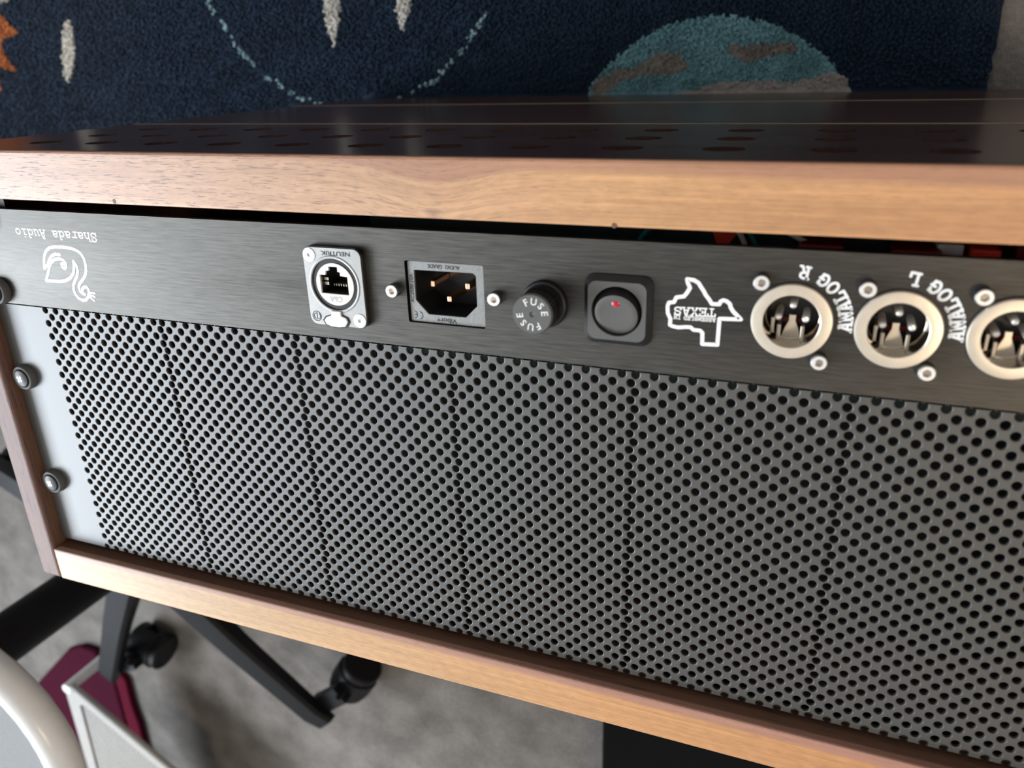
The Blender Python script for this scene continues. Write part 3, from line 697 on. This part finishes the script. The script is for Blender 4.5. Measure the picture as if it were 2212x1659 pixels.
for k in range(8): MB().box(189.4 + k * 1.05, 189.8 + k * 1.05, 22.6, 23.4, -6.0, -2.6).build('contact_pin', 'nickel', eth)
sans('insert_lettering', 'C6A', 2.9, (EC[0] - .1, EC[1] + 4.5), 2.82, pi, 'die', eth)
sans('brand_lettering', 'NEUTRIK', 2.25, (EC[0] + 1.9, EC[1] - 13.0), 2.96, pi, 'ink', eth, 1.35)
# release latch
b = MB(); LT = [(190.97, 31.4), (195.25, 31.4), (195.25, 33.1), (197.3, 33.9), (197.9, 35.4), (196.6, 37.3), (194, 37.7), (190.5, 37.6), (188.4, 36.9), (187.6, 35.4), (188.7, 34.0), (190.9, 33.2)]
b.prism(LT, 2.9, 3.8).build('release_latch', 'white_plastic', eth, bevel=.25)
b = MB(); b.prism([(193.2 + (x - 193.2) * 1.2, 34.6 + (y - 34.6) * 1.17) for x, y in LT if y > 31.5], 2.9, 2.95).build('latch_recess', 'black_gloss', eth)
b = MB(); lg = (EC[0] - 9.4, EC[1] + 11.7)
b.stroke(circ(lg, 1.9, 24), .28, 2.96, True); b.stroke([(lg[0] + .1, lg[1] - 1.4), (lg[0] + .1, lg[1] + 1.4)], .3, 2.96)
b.stroke(arcp(lg[0] - .3, lg[1], 1.0, 1.1, 110, 290, 8), .3, 2.96); b.stroke(arcp(lg[0] + .5, lg[1], 1.0, 1.1, -60, 70, 8), .3, 2.96)
b.build('round_emblem', 'ink', eth, normals=False)
cap_screw(eth, EC[0] - 9.5, EC[1] - 12, 2.85, 'flat', 'countersunk_screw'); cap_screw(eth, EC[0] + 9.5, EC[1] + 12, 2.85, 'flat', 'countersunk_screw')

# ---- mains inlet
b = MB()
OP = [(225.09, 14.53), (248.18, 14.3), (249.46, 15.3), (249.4, 26.3), (244.75, 30.85), (229.86, 30.87), (224.95, 25.75)]
BZ = rrect(222.7, 252.5, 11.4, 33.8, .7, 3)
b.ring(BZ, OP, IECC, flat, -1.0, -1.8)
iec = b.build('mains_inlet', 'bezel', unit, normals=False); tag(iec, 'grey framed three-pin mains inlet')
b = MB()
b.ring(OP, [(237.2 + (x - 237.2) * .99, 22.6 + (y - 22.6) * .99) for x, y in OP], (237.2, 22.6), flat, -1.8, -17)
b.prism([(237.2 + (x - 237.2) * .992, 22.6 + (y - 22.6) * .992) for x, y in OP], -17.3, -17)
b.build('inlet_cavity', 'black', iec, normals=False)
b = MB(); b.ring(rrect(222.0, 252.7, 11.0, 34.1, .8, 3), rrect(223.5, 251, 12.5, 32.5, .8, 3), IECC, flat, -2.2); b.build('gasket', 'black', iec, normals=False)
for (pu, pv) in ((230.6, 20.2), (244.5, 20.2), (237.0, 25.5)):
    MB().box(pu - .85, pu + .85, pv - 1.9 * .6, pv + 1.9 * .6, -17, -4.2).build('copper_pin', 'copper', iec, bevel=.35)
sans('audio_grade_lettering', 'AUDIO  GRADE', 1.95, (237.1, 12.8), -.94, pi, 'ink', iec, .92)
sans('viborg_lettering', 'Viborg', 2.5, (237.2, 32.4), -.94, pi, 'ink', iec, 1.15)
sans('rating_lettering', 'AC250V 10A', 1.95, (223.75, 21.4), -.94, pi / 2, 'ink', iec, 1.0)
b = MB()
b.stroke(arcp(226.2, 31.5, 1.25, 1.35, -80, 80, 9), .3, -.94); b.stroke(arcp(224.1, 31.3, 1.1, 1.35, -80, 80, 9), .3, -.94); b.stroke([(225.2, 31.3), (224.4, 31.3)], .3, -.94)
b.build('ce_mark', 'ink', iec, normals=False)
sans('moulded_lettering', 'K5', 3.4, (244.2, 27.3), -16.9, pi, 'grey_plastic', iec)
for (su) in (217.45, 257.45): cap_screw(iec, su, 22.1, 0.0)

# ---- fuse holder
b = MB(); b.lathe([(8.3, 0), (8.3, 1.2), (7.9, 1.9), (7.2, 2.1), (7.2, 5.8), (7.0, 6.2)], FU, 48)
fuse = b.build('fuse_holder', 'black_gloss', unit, smooth=40); tag(fuse, 'round black fuse holder cap')
b = MB(); n = 72; prof = [(6.9, 6.2), (6.9, 12.2)]
ra = []; rb = []
for k in range(n):
    r = 6.95 if k % 2 else 6.62
    ra.append(b.pt(FU[0] + r * cos(2 * pi * k / n), FU[1] + r * sin(2 * pi * k / n), 5.9)); rb.append(b.pt(FU[0] + r * cos(2 * pi * k / n), FU[1] + r * sin(2 * pi * k / n), 12.0))
for k in range(n): b.face(ra[k], ra[(k + 1) % n], rb[(k + 1) % n], rb[k])
b.build('knurled_cap', 'black', fuse, normals=False)
fc = MB().lathe([(6.95, 12.0), (6.85, 12.6), (6.5, 13.0), (1.0, 13.0), (.6, 12.6), (.01, 12.5)], FU, 48).build('cap_face', 'grey_plastic', fuse, smooth=35)
for rep in (0, 180):
    for ch, a in zip('FUSE', (118, 82, 45, 8)):
        t = radians(a + rep)
        sans('fuse_lettering', ch, 3.3, (FU[0] + 4.35 * cos(t), FU[1] - 4.35 * sin(t)), 13.05, t - pi / 2, 'white_print', fc)

# ---- rocker switch
b = MB()
ol = rrect(SW[0] - 11.4, SW[0] + 11.4, SW[1] - 11.8, SW[1] + 11.8, 3.4, 6); il = rrect(SW[0] - 9.7, SW[0] + 9.7, SW[1] - 9.9, SW[1] + 9.9, 2.9, 6)
n = len(ol); a0 = [b.pt(x, y, 0) for x, y in ol]; a1 = [b.pt(x, y, .7) for x, y in ol]; a2 = [b.pt(x, y, 2.7) for x, y in il]
for k in range(n):
    m = (k + 1) % n; b.face(a0[k], a0[m], a1[m], a1[k]); b.face(a1[k], a1[m], a2[m], a2[k])
swo = b.build('rocker_switch', 'black', unit, normals=False, smooth=30); tag(swo, 'square black switch with round rocker and red dot')
b = MB(); b.ring(il, circ(SW, 8.45, 48), SW, flat, 2.7, -1); b.build('switch_face', 'grey_plastic', swo, normals=False)
# round rocker pressed in at its lower edge: a tilted disc standing proud at the top, with a steep rear wall
b = MB(); n = 48; rows = []
def rk(x, y): return 3.1 - (y - 1.0) * .30 + .0022 * (x * x + (y - 1) ** 2)
for rr in (0.02, .25, .5, .75, .95, 1.0):
    rows.append([b.pt(SW[0] + 7.15 * rr * cos(2 * pi * k / n), SW[1] + .95 + 7.15 * rr * sin(2 * pi * k / n), rk(7.15 * rr * cos(2 * pi * k / n), .95 + 7.15 * rr * sin(2 * pi * k / n)) - (.18 if rr == 1.0 else 0)) for k in range(n)])
rows.append([b.pt(SW[0] + 8.2 * cos(2 * pi * k / n), SW[1] + 8.2 * sin(2 * pi * k / n), .4) for k in range(n)])
rows.append([b.pt(SW[0] + 8.2 * cos(2 * pi * k / n), SW[1] + 8.2 * sin(2 * pi * k / n), -2) for k in range(n)])
for p, q in zip(rows[:6], rows[1:6]):
    for k in range(n): b.face(p[k], p[(k + 1) % n], q[(k + 1) % n], q[k])
rkr = b.build('rocker', 'grey_plastic', swo, normals=False, smooth=35)
b2 = MB(); b2.v = list(b.v)
for p, q in zip(rows[5:], rows[6:]):
    for k in range(n): b2.face(p[k], p[(k + 1) % n], q[(k + 1) % n], q[k])
b2.build('rocker_wall', 'black', rkr, normals=False, smooth=35)
MB().lathe([(.05, .3), (.8, .24), (1.3, 0), (1.35, -.6)], n=20).build('indicator_dot', 'red_led', rkr, (SW[0] + .1, SW[1] - 3.4, rk(0, -3.4) + .02), smooth=50)

# ---- XLR sockets
b = MB(); b.lathe([(11.85, 0), (11.85, 1.25), (11.55, 1.6), (11.3, 1.65), (8.5, 1.65), (8.25, 1.45)], n=56); ME['xr'] = b.mesh('collar', 'nickel', smooth=30)
b = MB(); b.lathe([(8.25, 1.45), (8.25, -7), (7.9, -7.2), (7.9, -13.5)], n=48); ME['xw'] = b.mesh('shell_wall', 'nickel_in', smooth=40)
ME['xf'] = MB().lathe([(7.9, -13), (.01, -13)], n=40).mesh('insert_floor', 'black', normals=True)
ME['xp'] = MB().lathe([(1.15, -13), (1.15, -3.1), (.95, -2.5), (.55, -2.2), (.01, -2.1)], n=16).mesh('pin', 'steel', smooth=50)
b = MB(); b.prism([(-1.05, -.6), (1.05, -.6), (1.05, 1.4), (1.9, 3.4), (3.1, 7.2), (-3.1, 7.2), (-1.9, 3.4), (-1.05, 1.4)], -8.2, -7.2); ME['xt'] = b.mesh('latch_tongue', 'nickel', bevel=.2)
b = MB(); b.box(-.6, .6, -2.6, 2.6, -6, 0); ME['xg'] = b.mesh('guide_rib', 'nickel_in', bevel=.25)
b = MB(); b.prism([(-4.6, 2.0), (4.6, 2.0), (4.1, 3.6), (-4.1, 3.6)], -12.9, -11.6); ME['xd'] = b.mesh('red_seal', 'dark_red')
ME['xs'] = MB().lathe([(12.25, .02), (12.25, .3), (11.8, .35)], n=56).mesh('gasket_ring', 'black')
for k, c in enumerate(XL):
    x = put('xlr_socket', ME['xr'], unit, (c[0], c[1], 0))
    tag(x, 'satin nickel three-pin connector ring' )
    for key, nm_, off in (('xw', 'shell_wall', (0, 0, 0)), ('xf', 'insert_floor', (0, 0, 0)), ('xs', 'gasket_ring', (0, 0, 0)), ('xp', 'pin', (0.0, -4.1, 0)), ('xp', 'pin', (-4.05, -.05, 0)), ('xp', 'pin', (4.0, .1, 0)),
                          ('xt', 'latch_tongue', (0, .9, 0)), ('xd', 'red_seal', (0, .6, 0)), ('xg', 'guide_rib', (-3.6, 5.0, -3)), ('xg', 'guide_rib', (3.4, 5.0, -3)), ('xg', 'guide_rib', (-5.6, 3.2, -4.2))):
        put(nm_, ME[key], x, (c[0] + off[0], c[1] + off[1], off[2]))
    cap_screw(x, c[0] - 9.5, c[1] - 11.9, 0.0); cap_screw(x, c[0] + 9.3, c[1] + 11.8, 0.0)
    if k < 2:
        b = MB()
        for ch, a in zip('ANALOG', (2.0, -9.6, -21.6, -33.4, -46.4, -59.2)):
            t = radians(a); up = (-cos(t), -sin(t)); rt = (sin(t), -cos(t)); cw, chh = 2.8, 3.45
            o_ = (c[0] + 15.35 * cos(t) - rt[0] * cw / 2 - up[0] * chh / 2, c[1] + 15.35 * sin(t) - rt[1] * cw / 2 - up[1] * chh / 2)
            slab(b, ch, o_, rt, up, cw, chh, 0, .82, .05)
        t = radians(-81.5); up = (-cos(t), -sin(t)); rt = (sin(t), -cos(t))
        o_ = (c[0] + 15.35 * cos(t) - rt[0] * 1.45 - up[0] * 1.75, c[1] + 15.35 * sin(t) - rt[1] * 1.45 - up[1] * 1.75)
        slab(b, 'RL'[k], o_, rt, up, 2.9, 3.5, 0, .78, .05)
        b.build('channel_lettering', 'engrave', plate, normals=False)

# ---- what shows through the gap above the faceplate
MB().box(190, 470, 2, 60, -34, -32).build('circuit_board', 'pcb', unit)
MB().box(200, 470, 38, 44, -90, -4).build('chassis_floor', 'black', unit)
for (a0, a1, v_, hz, nm_, mt) in ((401.8, 409.5, 1.0, -16, 'relay', 'relay_red'), (354, 367, 1.2, -13, 'terminal_block', 'dark_red'), (380.5, 394, 1.6, -13, 'terminal_block', 'dark_red'), (414, 450, .5, -20, 'terminal_block', 'dark_red'), (393, 400, 0.2, -18, 'capacitor', 'white_wire')):
    MB().box(a0, a1, v_, v_ + 12, hz - 14, hz).build(nm_, mt, unit, bevel=.5)
MB().prism([(325.5, -1), (336, -1), (329, 8)], -26, -24).build('red_connector', 'relay_red', unit)
for pts, mt in (([(337, -3, -20), (340, 4, -24), (346, 14, -28)], 'teal_wire'), ([(334, -3, -18), (337, 3, -20), (338, 12, -26)], 'white_wire'), ([(346, -4, -16), (356, 2, -20), (366, 12, -28)], 'white_wire'), ([(308, -3, -22), (302, 4, -26), (296, 14, -30)], 'teal_wire')):
    MB().tube(pts, .9, 8).build('wire', mt, unit, smooth=60)

# ------------------------------------------------------------------ office chair beside the case
HFL = -376.0
hub = (-300.0, 426.0)
chair = thing('office_chair', (hub[0], hub[1], HFL), 'white tube framed chair with grey ribbed seat on a black five-star caster base', 'chair')
ME['wheel'] = MB().lathe([(21, -7), (23, -5), (23, 5), (21, 7)], n=28, cap0=True, cap1=True).mesh('wheel', 'black_metal', smooth=40)
for k in range(5):
    t = radians(47.9 + 72 * k); d = (cos(t), sin(t)); nn = (-sin(t), cos(t))
    b = MB(); st = []
    for r, wd, hb, ht in ((26, 20, 76, 104), (150, 16, 70, 90), (270, 13.5, 56, 72), (289, 12, 52, 65)):
        p = (hub[0] + d[0] * r, hub[1] + d[1] * r)
        st.append([b.pt(p[0] + nn[0] * s1 * wd * f_, p[1] + nn[1] * s1 * wd * f_, HFL + z_) for (s1, f_, z_) in ((-1, .8, hb), (1, .8, hb), (1, 1, ht - 4), (1, .8, ht), (-1, .8, ht), (-1, 1, ht - 4))])
    for p, q in zip(st, st[1:]):
        for i in range(6): b.face(p[i], p[(i + 1) % 6], q[(i + 1) % 6], q[i])
    b.face(*st[0]); b.face(*st[-1])
    arm = b.build('base_arm', 'black_metal', chair, smooth=35)
    tc_ = radians(47.9 + 72 * k - (9.3 if k == 0 else 5.2)); rc = 274 if k == 0 else 238
    cc = (hub[0] + rc * cos(tc_), hub[1] + rc * sin(tc_))
    ca = MB().lathe([(3.2, 20), (3.2, 60)], cc, 12)
    tp_ = (hub[0] + d[0] * 268, hub[1] + d[1] * 268); lx_, ly_ = cc[0] - tp_[0], cc[1] - tp_[1]; ll = hypot(lx_, ly_); lx_, ly_ = lx_ / ll, ly_ / ll
    ca.prism([(tp_[0] - ly_ * 11, tp_[1] + lx_ * 11), (cc[0] - ly_ * 11, cc[1] + lx_ * 11), (cc[0] + ly_ * 11, cc[1] - lx_ * 11), (tp_[0] + ly_ * 11, tp_[1] - lx_ * 11)], 46, 58)
    # hood of the twin-wheel caster: half cylinder
    ax = radians(47.9 + 72 * k + 75); ad = (cos(ax), sin(ax)); fd = (-sin(ax), cos(ax))
    r0 = []; r1 = []
    for j in range(9):
        q = pi * j / 8; px_, pz_ = 25 * cos(q), 23 + 25 * sin(q)
        r0.append(ca.pt(cc[0] + fd[0] * px_ - ad[0] * 13, cc[1] + fd[1] * px_ - ad[1] * 13, pz_)); r1.append(ca.pt(cc[0] + fd[0] * px_ + ad[0] * 13, cc[1] + fd[1] * px_ + ad[1] * 13, pz_))
    for j in range(8): ca.face(r0[j], r0[j + 1], r1[j + 1], r1[j])
    ca.face(*r0); ca.face(*r1)
    for v_i in range(len(ca.v)): ca.v[v_i] = (ca.v[v_i][0], ca.v[v_i][1], ca.v[v_i][2] + HFL / 1000)
    cst = ca.build('caster', 'black_metal', arm, smooth=40)
    for s1 in (-1, 1):
        # wheels stand upright: rotate the lathe so that its axis lies along ad
        me = ME['wheel']; o = put('wheel', me, cst, (cc[0] + ad[0] * 17 * s1, cc[1] + ad[1] * 17 * s1, HFL + 23))
        o.rotation_euler = (pi / 2, 0, -ax + pi / 2)
MB().lathe([(36, 48), (38, 60), (34, 104), (30, 112)], hub, 28, True, True).build('base_hub', 'black_metal', chair, (0, 0, HFL), smooth=40)
MB().lathe([(23, 108), (23, 316), (21, 320)], hub, 28, False, True).build('gas_column', 'black_metal', chair, (0, 0, HFL), smooth=40)
MB().lathe([(14, 318), (14, 335)], hub, 24, False, True).build('gas_rod', 'black', chair, (0, 0, HFL), smooth=40)
# seat: rounded square of white tube filled with ribbed fabric
sh = -20.0; sa = radians(25); sc_ = (-352.0, 441.0 + 10)
def seatpt(x, y): return (sc_[0] + x * cos(sa) - y * sin(sa), sc_[1] + x * sin(sa) + y * cos(sa))
loop = [seatpt(x, y) for x, y in rrect(-222, 222, -212, 212, 85, 9)]
MB().tube([(x, y, sh) for x, y in loop], 12.0, 16, True).build('seat_frame', 'white_paint', chair, smooth=60)
b = MB(); lp2 = [seatpt(x, y) for x, y in rrect(-214, 214, -204, 204, 78, 9)]
b.prism(lp2, sh - 6, sh + 1).build('seat_fabric', 'woven', chair)
MB().box(hub[0] - 90, hub[0] + 90, hub[1] - 70, hub[1] + 70, sh - 34, sh - 7).build('seat_mechanism', 'black_metal', chair, bevel=6)

# ------------------------------------------------------------------ low white perforated stand, cushion and box on the carpet
tray = thing('low_stand', (-440, 780, HFL), 'low white metal stand with perforated top, on carpet by the chair base', 'stand')
th_ = -290.0
tp = [(-497, 684), (-474.5, 682), (-300, 796), (-300, 1000), (-470, 1000), (-500, 830)]
b = MB()
inner = [(-478, 712), (-470, 708), (-330, 800), (-325, 960), (-455, 960), (-484, 830)]
b.ring(tp, inner, (-400, 850), flat, th_, th_ - 3)
MBt = b.build('top_rim', 'tray_paint', tray, normals=False)
# perforated top sheet
b = MB(); cell = 3.6; lo = [min(p[i] for p in inner) for i in (0, 1)]; hi = [max(p[i] for p in inner) for i in (0, 1)]
b.prism(inner, th_ - 5.0, th_ - 4.5)
b.build('sheet_backing', 'black', tray)
b = MB(); cnt = 0
def inside(x, y, poly):
    r = False
    for (x0, y0), (x1, y1) in zip(poly, poly[1:] + poly[:1]):
        if (y0 > y) != (y1 > y) and x < (x1 - x0) * (y - y0) / (y1 - y0) + x0: r = not r
    return r
y = lo[1]; row = 0
while y < hi[1]:
    x = lo[0] + (cell / 2 if row % 2 else 0)
    while x < hi[0]:
        q = [(x - cell / 2, y - cell / 2), (x + cell / 2, y - cell / 2), (x + cell / 2, y + cell / 2), (x - cell / 2, y + cell / 2)]
        if all(inside(a, c, [(-400 + (p[0] + 400) * 1.03, 850 + (p[1] - 850) * 1.03) for p in inner]) for a, c in q):
            b.ring(q, circ((x, y), 1.25, 6), (x, y), flat, th_ - 2.5, th_ - 4.4)
        x += cell
    y += cell; row += 1
pf_ = b.build('perforated_sheet', 'tray_paint', tray, normals=False); pf_['kind'] = 'stuff'
d_ = hypot(174.5, 114); b = MB()
b.tube([(-480, 678.5, th_ + 1), (-300, 796, th_ + 1)], 4.5, 10).build('edge_rail', 'tray_paint', tray, smooth=60)
for (lu, lv) in ((-490, 686), (-315, 985), (-460, 985)):
    MB().tube([(lu, lv, HFL), (lu, lv, th_ + (3 if lu < -480 else -6))], 7.0, 14).build('leg', 'white_paint', tray, smooth=50)

cush = thing('cushion', (-570, 820, HFL), 'flat maroon fabric cushion lying on grey carpet under the white stand', 'cushion')
MB().prism([(-585, 712), (-556, 699), (-530, 700), (-512, 722), (-506, 735), (-508, 940), (-621, 961), (-690, 815)], HFL, HFL + 12).build('cushion_top', 'maroon', cush, bevel=4)
MB().prism([(-511, 728), (-494, 731), (-487, 742), (-488, 787), (-484, 822), (-485, 862), (-486, 910), (-508, 940)], HFL, HFL + 9).build('cushion_border', 'maroon_red', cush, bevel=2.5)
bx = thing('black_box', (480, 620, HFL), 'matt black box standing on the carpet beside the pale bottom board', 'box')
MB().box(228, 760, 400, 860, HFL, HFL + 88).build('box_body', 'box_black', bx, bevel=4)
MB().box(226, 762, 398, 862, HFL + 88, HFL + 104).build('box_lid', 'box_black', bx, bevel=4)
